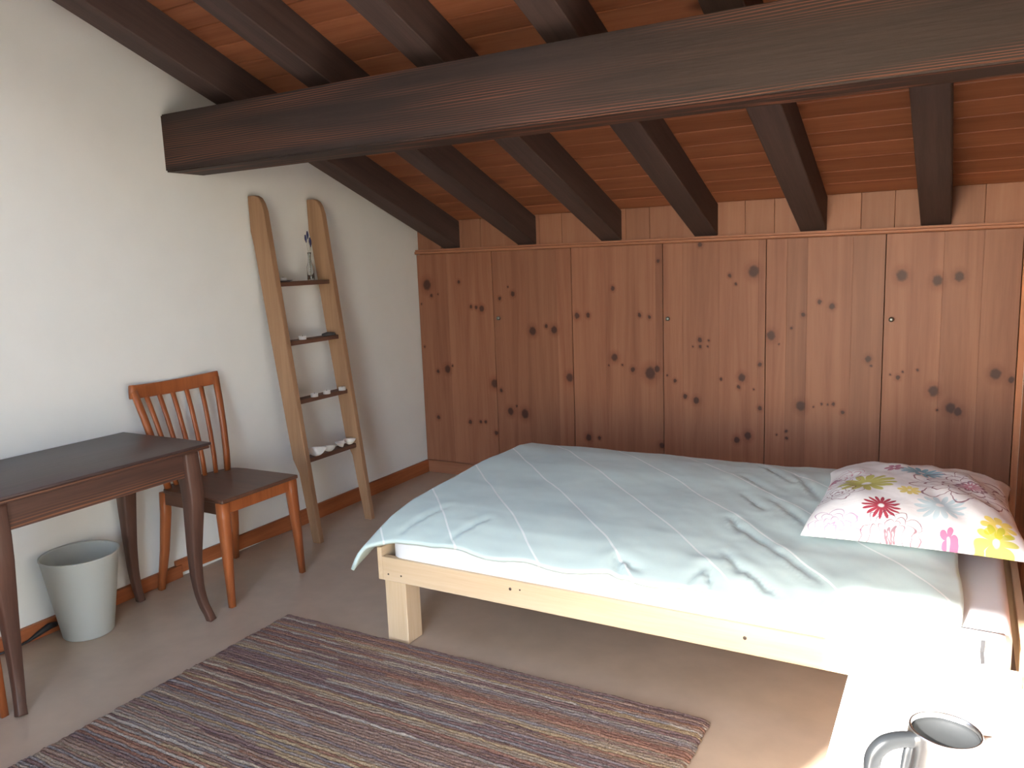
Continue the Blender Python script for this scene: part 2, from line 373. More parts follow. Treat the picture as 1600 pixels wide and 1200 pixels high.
addbox(bm, OX0, OX0 + .05, D - .15, D - .08, OZ0, OZ1); addbox(bm, OX1 - .05, OX1, D - .15, D - .08, OZ0, OZ1); addbox(bm, OX0, OX1, D - .15, D - .08, OZ1 - .05, OZ1)
struct(from_bm('window_1', bm, M['white_paint']), 'white frame of the balcony doorway', 'window')

# ceiling: deck, boards across, rafters down the slope
ang = math.atan(SL); ca = math.cos(ang); sa = math.sin(ang)
SX0, SX1, SY0, SY1 = .95, 1.96, -4.6, -3.0          # roof window between two rafters, behind the viewer
bm = bmesh.new()
def roof_slab(bm, x0, x1, y0, y1, lo=.03, hi=.30):
    vs_ = [bm.verts.new((x, y, roof(y) + h)) for x in (x0, x1) for y in (y0, y1) for h in (lo, hi)]
    for q in ((0, 1, 3, 2), (4, 6, 7, 5), (0, 4, 5, 1), (2, 3, 7, 6), (0, 2, 6, 4), (1, 5, 7, 3)): bm.faces.new([vs_[k] for k in q])
for x0, x1, y0, y1 in ((-.2, W + .2, SY1, .2), (-.2, W + .2, D - .2, SY0), (-.2, SX0, SY0, SY1), (SX1, W + .2, SY0, SY1)): roof_slab(bm, x0, x1, y0, y1)
ceil = struct(from_bm('ceiling', bm, M['rafter']), 'sloping boarded ceiling of orange pine', 'ceiling')
bm = bmesh.new()
for x0, x1, y0, y1 in ((SX0, SX0 + .03, SY0, SY1), (SX1 - .03, SX1, SY0, SY1), (SX0, SX1, SY0, SY0 + .03), (SX0, SX1, SY1 - .03, SY1)): roof_slab(bm, x0, x1, y0, y1, 0, .31)
struct(from_bm('window_2', bm, M['white_paint']), 'white lining of the roof window', 'window')
bw = .138
def plank_mesh(L):
    bm = bmesh.new(); bmesh.ops.create_cube(bm, size=1)
    for v in bm.verts: v.co = Vector((v.co.x * L, v.co.y * (bw - .003), v.co.z * .02))
    bmesh.ops.bevel(bm, geom=[e for e in bm.edges if abs(e.verts[0].co.x - e.verts[1].co.x) > .5], offset=.003, segments=1, affect='EDGES')
    me = bpy.data.meshes.new('plank'); bm.to_mesh(me); bm.free(); me.materials.append(M['board'])
    return me
me_full, me_l, me_r = plank_mesh(W), plank_mesh(SX0), plank_mesh(W - SX1)
s = bw / 2
while s * ca < -D:
    yc = -s * ca
    hole = SY0 - .06 < yc < SY1 + .06
    for me_, xc in (((me_l, SX0 / 2), (me_r, (SX1 + W) / 2)) if hole else ((me_full, W / 2),)):
        o = link('plank', me_, None, ceil)
        o.location = (xc, yc - .01 * sa, roof(yc) + .012 * ca); o.rotation_euler = (-ang, 0, 0)
    s += bw
RX0, RSP, RW, RH = .2149, .5851, .1367, .178 * ca
for i in range(6):
    for ya, yb in (((.08, SY1 + .06), (SY0 - .06, D)) if i == 2 else ((.08, D),)):
        L = (ya - yb) / ca
        bm = bmesh.new(); bmesh.ops.create_cube(bm, size=1)
        for v in bm.verts: v.co = Vector((v.co.x * L, v.co.y * RW, v.co.z * RH))
        bmesh.ops.bevel(bm, geom=bm.edges[:], offset=.004, segments=1, affect='EDGES')
        o = from_bm('rafter', bm, M['rafter'], ceil)
        mid = (ya + yb) / 2
        o.matrix_world = Matrix.Translation((RX0 + RSP * i + RW / 2, mid, roof(mid) - RH / 2 / ca)) @ Matrix.Rotation(-ang, 4, 'X') @ Matrix.Rotation(math.radians(90), 4, 'Z')
# big purlin along the room
BY0, BY1, BZ0, BZ1 = -1.9934, -1.7718, 1.9728, 2.2386
bm = bmesh.new(); bmesh.ops.create_cube(bm, size=1)
LX = W + .2
for v in bm.verts: v.co = Vector((v.co.x * LX, v.co.y * (BY1 - BY0), v.co.z * (BZ1 - BZ0)))
bmesh.ops.bevel(bm, geom=bm.edges[:], offset=.007, segments=2, affect='EDGES')
o = from_bm('purlin_beam', bm, M['beam']); o.location = (W / 2 + .09, (BY0 + BY1) / 2, (BZ0 + BZ1) / 2)
struct(o, 'thick dark brown beam running across under the rafters', 'beam')

# pine cupboard front: plinth, doors of glued planks, moulding, frieze boards
edges = [.004, .6142, 1.191, 1.7883, 2.3848, 2.987, 3.5876]
splits = {1: [.252, .376], 2: [.864, 1.084], 3: [1.417, 1.536, 1.744], 4: [1.909, 2.123, 2.344], 5: [2.496, 2.603, 2.83], 6: [3.252, 3.424]}
KN = {
 1: [(0.082, 1.346, 0.0348), (0.347, 1.361, 0.0123), (0.115, 1.272, 0.0126), (0.171, 1.282, 0.0063), (0.438, 1.193, 0.0122), (0.477, 1.188, 0.0122), (0.521, 1.18, 0.0197), (0.22, 0.758, 0.0252), (0.139, 0.74, 0.0127), (0.262, 0.782, 0.0078), (0.122, 0.408, 0.0145), (0.389, 0.394, 0.0141), (0.474, 0.399, 0.0109), (0.514, 0.402, 0.0108), (0.598, 0.672, 0.0274), (0.596, 0.329, 0.0139), (0.027, 1.213, 0.0064), (0.034, 0.912, 0.008)],
 2: [(0.732, 1.323, 0.0059), (0.765, 1.275, 0.0163), (0.664, 1.247, 0.012), (0.904, 1.033, 0.0264), (1.004, 1.066, 0.0116), (1.06, 1.042, 0.0232), (1.162, 0.736, 0.026), (0.716, 0.488, 0.0242), (0.826, 0.477, 0.03), (0.763, 0.526, 0.0075), (0.649, 0.628, 0.0121)],
 3: [(1.469, 1.301, 0.014), (1.301, 1.136, 0.0142), (1.225, 1.132, 0.0185), (1.473, 0.875, 0.0225), (1.641, 1.139, 0.0124), (1.702, 1.126, 0.011), (1.593, 0.802, 0.0153), (1.705, 0.785, 0.036), (1.761, 1.458, 0.0109), (1.435, 0.824, 0.0056), (1.524, 0.829, 0.007), (1.286, 0.351, 0.0203), (1.361, 0.354, 0.0115), (1.748, 0.811, 0.0193), (1.773, 0.34, 0.0168)],
 4: [(2.011, 0.993, 0.0135), (2.012, 0.953, 0.0095), (2.064, 0.989, 0.0067), (1.968, 0.952, 0.0054), (2.057, 0.954, 0.0054), (1.859, 0.743, 0.011), (1.811, 0.775, 0.0055), (1.921, 0.652, 0.0137), (1.989, 0.631, 0.0191), (2.012, 1.543, 0.0134), (2.317, 1.382, 0.0317), (2.183, 1.362, 0.0107), (2.217, 1.314, 0.008), (2.255, 0.779, 0.0215), (2.237, 0.723, 0.0108), (2.136, 0.765, 0.0081), (2.356, 0.858, 0.012), (2.358, 0.605, 0.0134), (2.291, 0.439, 0.0217), (2.229, 0.41, 0.0177), (2.323, 0.714, 0.0054)],
 5: [(2.668, 1.21, 0.0118), (2.732, 1.186, 0.0157), (2.584, 1.141, 0.0118), (2.524, 1.067, 0.0066), (2.415, 1.024, 0.0251), (2.458, 0.975, 0.0053), (2.918, 0.905, 0.017), (2.933, 0.87, 0.0065), (2.581, 0.631, 0.0266), (2.649, 0.631, 0.0053), (2.689, 0.649, 0.0066), (2.722, 0.648, 0.0053), (2.75, 0.652, 0.0093), (2.797, 0.609, 0.0106), (2.453, 0.458, 0.0054), (2.504, 0.481, 0.0081), (2.508, 0.442, 0.0081)],
 6: [(3.064, 1.343, 0.0285), (3.228, 1.314, 0.0258), (3.324, 1.332, 0.0232), (3.064, 0.812, 0.0118), (3.085, 0.842, 0.0065), (3.028, 0.825, 0.0052), (3.154, 0.854, 0.0065), (3.232, 0.748, 0.0262), (3.313, 0.663, 0.0262), (3.346, 0.646, 0.021), (3.502, 0.847, 0.0261), (3.569, 0.82, 0.0157), (3.253, 0.649, 0.0066)],
}
where = {1: 'first, next to the white wall', 2: 'second from the white wall, with a knob', 3: 'third from the white wall', 4: 'fourth from the white wall, with a knob', 5: 'fifth from the white wall', 6: 'last on the right, behind the pillow'}
for d in range(1, 7):
    x0, x1 = edges[d - 1] + .002, edges[d] - .002
    body = struct(box('door_%d' % d, x0, x1, -.002, .028, .092, 1.556, M['frieze'], None), 'knotty pine cupboard door, ' + where[d], 'door')
    mt = wood('knotty_pine_door_%d' % d, srgb(147, 99, 75), srgb(124, 77, 57), 2, 9, .05, .48, .26, figure=.6, spec=.3, knots=KN[d])
    xs = [x0] + splits[d] + [x1]
    for a, b in zip(xs[:-1], xs[1:]):
        box('plank', a + .0001, b - .0001, -.022, -.0025, .092, 1.556, mt, body, .0006)
    if d in (2, 4, 6):
        kx = {2: .659, 4: 1.822, 6: 3.024}[d]
        kb = lathe('knob', [(.006, -.024), (.006, -.034), (.011, -.036), (.013, -.041), (.012, -.046), (.006, -.049)], M['brass'], None, n=20)
        for v in kb.data.vertices: v.co = Vector((v.co.x, v.co.z, v.co.y))
        kb.data.update(); kb.data.flip_normals()
        kb.parent = body; kb.location = Vector((kx, 0, 1.117)) - Vector(body.location); kb['label'] = 'small round metal knob'
box('plank', 3.5896, W - .001, -.02, .029, .0, 1.556, M['wall_pine_z'], wb, .002)
struct(prism('trim_1', [(.03, 1.558), (-.03, 1.558), (-.036, 1.564), (-.036, 1.574), (-.026, 1.578), (-.026, 1.588), (.03, 1.590)], 0, .0, W, M['rail_wood']), 'narrow pine moulding above the cupboard doors', 'trim')
struct(box('baseboard_back', 0, 3.588, -.024, .03, 0, .088, M['rail_wood'], None, .002), 'pine plinth under the cupboard doors', 'plinth')
fx = [0.0, .2, .37, .52, .80, .96, 1.12, 1.40, 1.55, 1.70, 1.98, 2.06, 2.26, 2.42, 2.62, 2.86, 3.02, 3.20, 3.42, 3.62]
for a, b in zip(fx[:-1], fx[1:]):
    box('plank', a + .0006, b - .0006, .008, .03, 1.588, 1.776, M['frieze'], wb, .0015)
# skirting on the white wall: a raised length near the corner, a lower one behind the table
struct(prism('baseboard_left', [(-2.18, .024), (-2.18, .09), (-.026, .09), (-.026, 0), (-1.3, 0)], 0, 0, .018, M['base_wood'], None, .003), 'orange brown skirting board behind ladder and chair', 'skirting')
struct(box('baseboard_front', .0, .024, D + .002, -2.15, .0, .066, M['base_wood'], None, .003), 'lower skirting board behind the dark table and bin', 'skirting')

# ------------------------------------------------------------------ bed
bed = tag(empty('bed', (2.45, -1.55, 0)), 'low bed frame of pale spruce boards on square legs', 'bed')
BX0, BX1, BYF, BYB = 1.355, 3.55, -2.2503, -.84
box('side_rail', BX0 + .022, BX1 - .022, BYF, BYF + .028, .257, .3545, M['spruce'], bed, .002)
box('side_rail', BX0 + .022, BX1 - .022, BYB - .028, BYB, .257, .3545, M['spruce'], bed, .002)
box('end_board', BX0, BX0 + .022, BYF - .001, BYB, .257, .392, M['spruce_y'], bed, .002)
box('end_board', BX1 - .022, BX1, BYF + .01, BYB, .257, .392, M['spruce_y'], bed, .002)
for lx in (1.379, BX1 - .13):
    for ly in (-2.243, BYB - .105):
        box('leg', lx, lx + .102, ly, ly + .092, 0, .257, M['spruce_z'], bed, .002)
for i in range(13):
    sx = BX0 + .06 + i * .163
    box('slat', sx, sx + .08, BYF + .03, BYB - .03, .275, .293, M['spruce_y'], bed, .001)
for i, (sx, sz, r) in enumerate([(1.405, .285, .0035), (1.468, .287, .0035), (1.962, .322, .0055), (2.002, .325, .0032), (2.80, .31, .006)]):
    k = lathe('screw', [(r, -.002), (r, .0012), (r * .5, .0016)], M['screw'], None, n=12)
    for v in k.data.vertices: v.co = Vector((v.co.x, -v.co.z, v.co.y))
    k.parent = bed; k.location = Vector((sx, BYF, sz)) - Vector(bed.location)

def rounded_box(x0, x1, y0, y1, z0, z1, r, re, nseg=6):
    """Box with vertical corner radius r and softer top and bottom edges re."""
    pts = []
    for cx, cy, a0 in ((x1 - r, y1 - r, 0), (x0 + r, y1 - r, 90), (x0 + r, y0 + r, 180), (x1 - r, y0 + r, 270)):
        for k in range(nseg + 1):
            a = math.radians(a0 + 90 * k / nseg); pts.append((cx, cy, math.cos(a), math.sin(a)))
    rings = []
    for k in range(5): a = math.pi / 2 * k / 4; rings.append((r - re + re * math.sin(a), z0 + re - re * math.cos(a)))
    for k in range(5): a = math.pi / 2 * k / 4; rings.append((r - re + re * math.cos(a), z1 - re + re * math.sin(a)))
    V = [(cx + c * rr, cy + s_ * rr, z) for rr, z in rings for cx, cy, c, s_ in pts]; n = len(pts)
    F = [[i * n + k, i * n + (k + 1) % n, (i + 1) * n + (k + 1) % n, (i + 1) * n + k] for i in range(len(rings) - 1) for k in range(n)]
    F += [list(range(n))[::-1], [(len(rings) - 1) * n + k for k in range(n)]]
    return V, F
V, F = rounded_box(1.40, 3.505, -2.238, -.872, .295, .449, .07, .035)
mat_o = data('mattress', V, F, M['sheet'], None, True)
tag(mat_o, 'thick mattress in a white fitted sheet lying in the pale bed frame', 'mattress')
# loose end of the sheet hanging over the rail near the head
V = []; F = []
for i in range(25):
    x = 3.04 + i * .0185; hem = .392 + .012 * math.sin(i * .35) + (.05 * max(0, (i - 18) / 6) ** 2) + .03 * max(0, (6 - i) / 6)
    for k in range(7):
        t = k / 6
        y = -2.215 - .052 * min(1, t * 2.2) - .004 * math.sin(i * .9) * t; z = .4515 - (.4515 - hem) * max(0, (t - .25) / .75) ** 1.1
        V.append((x, y, z))
for i in range(24):
    for k in range(6): F.append([i * 7 + k, i * 7 + k + 1, (i + 1) * 7 + k + 1, (i + 1) * 7 + k])
o = data('sheet_hem', V, F, M['sheet'], mat_o, True)
md = o.modifiers.new('thick', 'SOLIDIFY'); md.thickness = .003
sweep('strap', [(3.432, -2.281, .452), (3.431, -2.283, .42), (3.434, -2.282, .385)], (.005, .0012), M['black'], mat_o, up=(0, 1, 0))['label'] = 'dark narrow strap hanging at the mattress edge'

# duvet
ZT = [(-2.285, .440), (-2.26, .456), (-2.2, .482), (-2.13, .503), (-2.0, .522), (-1.76, .538), (-1.37, .552), (-1.1, .548), (-.95, .53), (-.88, .502), (-.845, .462), (-.835, .43)]
zy = lambda y: float(np.interp(y, [a for a, b in ZT], [b for a, b in ZT]))
FOLDS = [(2.582, -1.045, 2.755, -1.308), (2.62, -1.532, 2.717, -1.669), (2.691, -1.878, 2.848, -2.036), (2.848, -2.036, 2.99, -2.154), (2.761, -1.201, 2.888, -1.49), (2.735, -1.554, 2.905, -1.805), (2.638, -1.804, 2.685, -1.899), (2.745, -2.144, 2.88, -2.25), (2.694, -2.086, 2.752, -2.171), (2.635, -2.25, 2.653, -2.184), (2.653, -2.184, 2.684, -2.26), (2.56, -1.281, 2.693, -1.443), (2.4, -2.26, 2.371, -2.20), (2.371, -2.21, 2.431, -2.233), (1.50, -2.22, 1.56, -2.05), (1.72, -2.23, 1.78, -2.1)]
def seg_d(px, py, a, b, c, d):
    vx, vy = c - a, d - b; t = max(0, min(1, ((px - a) * vx + (py - b) * vy) / (vx * vx + vy * vy)))
    ex, ey = px - a - t * vx, py - b - t * vy
    s_ = ex * -vy + ey * vx
    return math.hypot(ex, ey), (1 if s_ > 0 else -1), t
NX, NY = 170, 120
V = []; F = []
for i in range(NX + 1):
    sx = i / NX
    for j in range(NY + 1):
        ty = j / NY
        hem_f = -2.272 + .006 * math.sin(sx * 41) + .006 * fbm(sx * 9, 1.3, 1., 3) - .018 * sx * (1 - sx)
        y = hem_f + (-.838 - hem_f) * ty
        xr = 3.375 + .012 * math.sin(ty * 14) * (1 - ty)
        x = 1.325 + (xr - 1.325) * sx
        z = zy(y)
        dl = x - 1.325                                   # left side rolls over the end board
        z -= .075 * max(0, 1 - dl / .05) ** 2
        if ty < .5: z += .004 * math.sin(x * 23 + y * 9) * max(0, 1 - abs(ty - .04) / .1)
        z += .008 * fbm(x, y, 2.2, 1) + .003 * fbm(x + y, (x - y) * .35, 6., 5) * (.4 + sx)
        for k, (a, b, c, d) in enumerate(FOLDS):
            dd, sg, tt = seg_d(x, y, a, b, c, d)
            if dd < .12: z += (-.011 if sg > 0 else .006) * math.exp(-(dd / .02) ** 2) * math.sin(math.pi * min(.93, max(.07, tt))) ** .5 + .003 * math.exp(-((dd - .045) / .025) ** 2)
        # right end lies thin on the sheet
        z -= .03 * max(0, 1 - (xr - x) / .12) ** 2
        z = max(z, .4535) if (1.39 < x and -2.235 < y < -.875) else z
        # front left corner hangs out as a tip
        w = max(0, 1 - math.hypot((x - 1.325) / .26, (y - hem_f) / .24)) ** 1.6
        x += -.005 * w; y += -.10 * w; z += -.035 * w
        V.append((x, y, z))
for i in range(NX):
    for j in range(NY): F.append([i * (NY + 1) + j, (i + 1) * (NY + 1) + j, (i + 1) * (NY + 1) + j + 1, i * (NY + 1) + j + 1])
o = data('duvet', V, F, M['duvet'], None, True, False)
md = o.modifiers.new('thick', 'SOLIDIFY'); md.thickness = .014; md.offset = -1
tag(o, 'pale green duvet with thin white diagonal lines spread over the mattress', 'duvet')

# pillow
PX, PY = .312, .39
V = []; F = []; n = 56
def pil(u, v, side):
    cu, cv = abs(u), abs(v)
    ear = 1 + .05 * (cu * cv) ** 3                       # corners pulled out
    x = u * PX * ear * (1 - .045 * (1 - cv ** 2) * 0 - .04 * cu * (1 - v * v)); y = v * PY * ear * (1 - .035 * cv * (1 - u * u))
    th = max(0, (1 - cu ** 2.6)) ** .36 * max(0, (1 - cv ** 2.6)) ** .34
    z = th * (.098 if side > 0 else .030)
    if side > 0:
        z += .010 * th * fbm(u * 2, v * 2, 1.3, 9) + .008 * th * math.sin((u * 1.2 + v) * 9 + 2 * fbm(u, v, 2., 4)) * (.3 + .7 * max(cu, cv) ** 2)
        d_ = (u - .15 + .75 * (v + .25)) / 1.25             # soft crease near the front right corner
        z += .012 * th * math.exp(-((u * .8 + v * .6 - .02) / .09) ** 2) * (1 if u > .1 else 0) * min(1, (u - .1) * 4 if u > .1 else 0)
    return (x, y, z)
for side in (1, -1):
    for i in range(n + 1):
        for j in range(n + 1):
            u = math.sin((i / n * 2 - 1) * math.pi / 2) ; v = math.sin((j / n * 2 - 1) * math.pi / 2)
            p_ = pil(u, v, side); V.append((p_[0], p_[1] - .02 * max(0, -v) ** 3, p_[2] * (1 if side > 0 else -1) - .03 * max(abs(u) ** 4 * .5, max(0, -v) ** 4)))
for s_ in (0, 1):
    b = s_ * (n + 1) ** 2
    for i in range(n):
        for j in range(n):
            q = [b + i * (n + 1) + j, b + (i + 1) * (n + 1) + j, b + (i + 1) * (n + 1) + j + 1, b + i * (n + 1) + j + 1]
            F.append(q if s_ == 0 else q[::-1])
bm = bmesh.new(); vv = [bm.verts.new(p) for p in V]
for q in F: bm.faces.new([vv[k] for k in q])
bmesh.ops.remove_doubles(bm, verts=bm.verts[:], dist=.0004)
o = from_bm('pillow', bm, M['pillow'], None, True)
o.location = (PC[0], PC[1], .572); o.rotation_euler = (math.radians(-1.5), 0, math.radians(1.5))
tag(o, 'white pillow printed with red, yellow and blue blossoms at the bed head', 'pillow')

# ------------------------------------------------------------------ rug
GX0, GX1, GY0, GY1 = .8354, 2.6958, -3.62, -2.2636
nr = 110; pitch = (GY1 - GY0) / nr; nxs = 124; sub = 4
pal = [srgb(*c) for c in ((142, 116, 104), (154, 132, 116), (132, 106, 100), (112, 88, 92), (160, 144, 124), (172, 158, 140), (150, 142, 134), (132, 128, 130), (150, 108, 90), (134, 92, 80), (164, 142, 110), (122, 112, 116), (178, 168, 156), (146, 122, 110), (138, 114, 104), (106, 84, 88))]
MEAN = srgb(146, 120, 102)
V = []; F = []; C = []
for r_ in range(nr):
    y0 = GY0 + r_ * pitch; b = len(V)
    cols = []; c = random.choice(pal); left = 0
    for i in range(nxs + 1):
        if left <= 0: c = random.choice(pal); left = random.randint(8, 60) if random.random() < .75 else 124
        left -= 1; cols.append(tuple(.66 * a + .34 * b for a, b in zip(c, MEAN)))
    off = [random.uniform(-.004, .004), random.uniform(-.004, .004)]
    hh = random.uniform(.011, .015)
    for i in range(nxs + 1):
        t = i / nxs; x = GX0 + off[0] + (GX1 + off[1] - GX0 - off[0]) * t
        wv_ = .0018 * math.sin(t * 60 + r_) + .0015 * random.uniform(-1, 1)
        endf = min(1, min(i, nxs - i) / 1.5 + .25)
        for k in range(sub + 1):
            a = math.pi * k / sub
            V.append((x, y0 + wv_ + pitch * (.5 - .56 * math.cos(a)), .002 + (hh + .0018 * random.uniform(-1, 1)) * (math.sin(a) ** .7 if k not in (0, sub) else .0) * endf))
            C.append(cols[i])
    for i in range(nxs):
        for k in range(sub):
            q = b + i * (sub + 1) + k; F.append([q, q + sub + 1, q + sub + 2, q + 1])
b = len(V); V += [(GX0, GY0, .001), (GX1, GY0, .001), (GX1, GY1, .001), (GX0, GY1, .001)]; C += [pal[0]] * 4; F.append([b, b + 1, b + 2, b + 3])
rug = data('rug', V, F, M['rug'], None, True, False)
la = rug.data.color_attributes.new('wool', 'FLOAT_COLOR', 'POINT')
la.data.foreach_set('color', np.array([(*c, 1) for c in C], dtype=np.float32).ravel())
tag(rug, 'looped wool rug with fine mauve, beige and rust stripes on the floor', 'rug')

# ------------------------------------------------------------------ dark table at the white wall
TY0, TY1, TX0, TX1, TZ = -3.30, -2.375, .012, .60, .785
tb = tag(empty('writing_table', ((TX0 + TX1) / 2, (TY0 + TY1) / 2, 0)), 'worn dark wooden table with curved legs against the white wall', 'table')
top = box('tabletop', TX0, TX1, TY0, TY1, TZ - .012, TZ, M['table_top'], tb, .004, 2)
box('top_moulding', TX0 + .006, TX1 - .006, TY0 + .006, TY1 - .006, TZ - .026, TZ - .012, M['table'], top, .005, 2)
ax0, ax1, ay0, ay1 = TX0 + .05, TX1 - .055, TY0 + .06, TY1 - .06
za0, za1 = TZ - .135, TZ - .026
box('apron', ax1 - .02, ax1, ay0, ay1, za0, za1, M['table'], tb, .002)
box('apron', ax0, ax0 + .02, ay0, ay1, za0, za1, M['table'], tb, .002)
box('apron', ax0, ax1, ay1 - .02, ay1, za0, za1, M['seat'], tb, .002)
box('apron', ax0, ax1, ay0, ay0 + .02, za0, za1, M['seat'], tb, .002)
for sx in (-1, 1):
    for sy in (-1, 1):
        cx = (ax1 - .015) if sx > 0 else (ax0 + .02); cy = (ay1 - .012) if sy > 0 else (ay0 + .012)
        ox = 1 if sx > 0 else .12
        path = []; sz = []
        for z, dx, h in ((.76, 0, .033), (.64, .003, .036), (.55, .006, .035), (.42, -.002, .029), (.28, -.010, .023), (.16, -.008, .019), (.08, .004, .017), (.035, .018, .016), (.0, .028, .017)):
            path.append((cx + dx * ox * sx if sx > 0 else cx - dx * ox, cy + dx * sy * .6, z)); sz.append((h, h))
        path, sz = smooth_path(path, sz, 4)
        sweep('leg', path, sz, M['table_leg'], tb, up=(0, 1, 0), n=16, smooth=True, power=7.)

# ------------------------------------------------------------------ chairs
def make_chair():
    t = empty('slatted_chair', (.30, -2.075, 0))
    cy = -2.075; zs = .50
    # seat board: straight front, rounded back
    pts = [(.548, cy - .232), (.548, cy + .232)]
    for k in range(13):
        a = math.radians(90 - 180 * k / 12); pts.append((.20 - .125 * math.cos(a) ** .6, cy + .222 * math.copysign(abs(math.sin(a)) ** .6, math.sin(a))))
    prism('seat', pts, 2, zs - .018, zs, M['seat'], t, .004)
    box('apron', .505, .527, cy - .19, cy + .19, zs - .075, zs - .018, M['chair'], t, .003)
    box('apron', .09, .11, cy - .16, cy + .16, zs - .07, zs - .018, M['chair'], t, .003)
    for s_ in (-1, 1):
        sweep('apron', [(.515, cy + s_ * .212, zs - .046), (.10, cy + s_ * .20, zs - .046)], (.009, .028), M['seat'], t)
        sweep('leg', [(.517, cy + s_ * .208, zs - .018), (.519, cy + s_ * .209, zs - .09), (.528, cy + s_ * .215, .22), (.535, cy + s_ * .221, 0)],
              [(.024, .024), (.024, .024), (.019, .019), (.013, .013)], M['chair'], t, up=(0, 1, 0), n=12, smooth=True, power=5.)
        sweep('leg', [(.115, cy + s_ * .195, zs - .018), (.110, cy + s_ * .198, .38), (.09, cy + s_ * .21, .2), (.057, cy + s_ * .226, 0)],
              [(.019, .022), (.019, .022), (.017, .019), (.014, .014)], M['chair'], t, up=(0, 1, 0), n=12, smooth=True, power=5.)
    # fan of posts and slats
    def rail_x(v): return .022 + .04 * v * v
    zr = .925
    for i in range(7):
        v = (i - 3) / 3; post = i in (0, 6)
        yb = cy - .012 + v * .172; yt = cy - .03 + v * .232
        xb = .105 + .03 * v * v
        xt = rail_x(v)
        p0, p1 = Vector((xb, yb, zs - .03)), Vector((xt, yt, zr + (.045 if post else .015)))
        md_ = p0.lerp(p1, .5) + Vector((.012, 0, 0))
        h = (.011, .016) if post else (.007, .0115)
        sweep('back_post' if post else 'slat', [p0, p0.lerp(md_, .5) + Vector((.004, 0, 0)), md_, p1.lerp(md_, .5) + Vector((.003, 0, 0)), p1], h, M['chair'], t, up=(0, 1, 0), n=8, smooth=True, power=4.)
    path = [(rail_x(v), cy - .03 + v * .247, .955 + .012 * v * v) for v in [k / 8 - 1 for k in range(17)]]
    sweep('top_rail', path, [(.011, .032)] * 17, M['chair'], t, n=10, smooth=True, power=5.)
    return t
ch = make_chair()
tag(ch, 'orange-brown wooden chair with slatted back between table and ladder', 'chair', 'slatted wooden chairs')
ch2 = copy_tree(ch); ch2.location.y -= 1.42; ch2.location.x -= .03
tag(ch2, 'orange-brown chair cut off by the picture edge, beyond the table leg', 'chair', 'slatted wooden chairs')

# ------------------------------------------------------------------ waste bin and cable under the table
bn = lathe('waste_bin', [(.001, .008), (.096, .008), (.099, .012), (.150, .352), (.153, .356), (.153, .360), (.148, .360), (.145, .352), (.0955, .016), (.001, .014)], M['frosted'], None, (.158, -2.735, 0), 40)
bn.location.z = -.007
tag(bn, 'frosted translucent plastic waste bin under the dark table', 'bin')
cb = sweep('power_cable', [(.034, -3.05, .012), (.036, -2.97, .01), (.034, -2.92, .014), (.036, -2.87, .03), (.038, -2.83, .042), (.04, -2.80, .04)], [(.004, .004), (.004, .004), (.005, .006), (.010, .012), (.014, .014), (.010, .010)], M['black'], None, n=10, smooth=True)
tag(cb, 'black cable with plug lying along the skirting beside the bin', 'cable')

# ------------------------------------------------------------------ ladder and what stands on its steps
ld = tag(empty('wooden_ladder', (.2, -1.29, 0)), 'old wooden loft ladder with flat steps leaning on the white wall', 'ladder')
out = [(.335, 0), (.118, 1.80), (.108, 1.84), (.088, 1.87), (.06, 1.885), (.006, 1.885), (.006, 1.70), (.026, 1.62), (.096, 1.088), (.180, .46), (.225, .39), (.280, 0)]
prism('stile', out, 1, -1.51, -1.476, M['ladder'], ld, .004)
prism('stile', out, 1, -1.07, -1.036, M['ladder'], ld, .004)
xf = lambda z: .335 - .1206 * z
xbk = lambda z: float(np.interp(z, [0, .39, .46, 1.088, 1.62, 1.885], [.28, .225, .18, .096, .026, .006]))
SZ = [1.425, 1.105, .785, .462]
for z in SZ: box('step', xbk(z) + .012, xf(z) - .022, -1.4765, -1.0695, z - .024, z, M['step'], ld, .002)
sc = lambda z: (xbk(z) + xf(z)) / 2
def tealight(y, z, x, label):
    t = empty('tealight', (x, y, z))
    lathe('cup', [(.001, .0005), (.0205, .0005), (.021, .019), (.0215, .0195), (.0202, .0195), (.0195, .016), (.001, .015)], M['alu'], t, n=24)
    w = lathe('wax', [(.001, .0145), (.0192, .0145), (.0192, .0172), (.001, .0168)], M['wax'], t, n=20)
    sweep('wick', [(0, 0, .0165), (.001, 0, .025)], (.0007, .0007), M['black'], w, up=(0, 1, 0)).location = (0, 0, 0)
    return tag(t, label, 'tealight', 'tealights on the ladder steps')
dish = lathe('candle_dish', [(.001, 0), (.03, 0), (.05, .006), (.051, .008), (.049, .008), (.03, .003), (.001, .003)], M['dish'], None, (sc(1.425) + .004, -1.405, 1.425), 32)
tag(dish, 'flat dark dish on the ladder\'s top step', 'dish')
tealight(-1.405, 1.428, sc(1.425) + .004, 'tealight in the dark dish on the ladder\'s top step')
tealight(-1.35, SZ[1], sc(SZ[1]) + .02, 'single tealight on the ladder\'s second step from the top')
tealight(-1.345, SZ[2], sc(SZ[2]) + .03, 'leftmost of three tealights on the ladder\'s third step')
tealight(-1.245, SZ[2], sc(SZ[2]) + .03, 'middle one of three tealights on the ladder\'s third step')
tealight(-1.115, SZ[2], sc(SZ[2]) + .03, 'rightmost of three tealights on the ladder\'s third step')
gb = lathe('glass_bottle', [(.001, .002), (.018, .0), (.02, .004), (.02, .075), (.012, .10), (.009, .115), (.009, .15), (.011, .152), (.011, .156), (.0075, .156), (.0072, .115), (.0105, .098), (.018, .073), (.018, .006), (.001, .005)], M['glass'], None, (sc(1.425) + .015, -1.20, 1.425), 28)
tag(gb, 'small clear glass bottle on the ladder\'s top step', 'bottle')
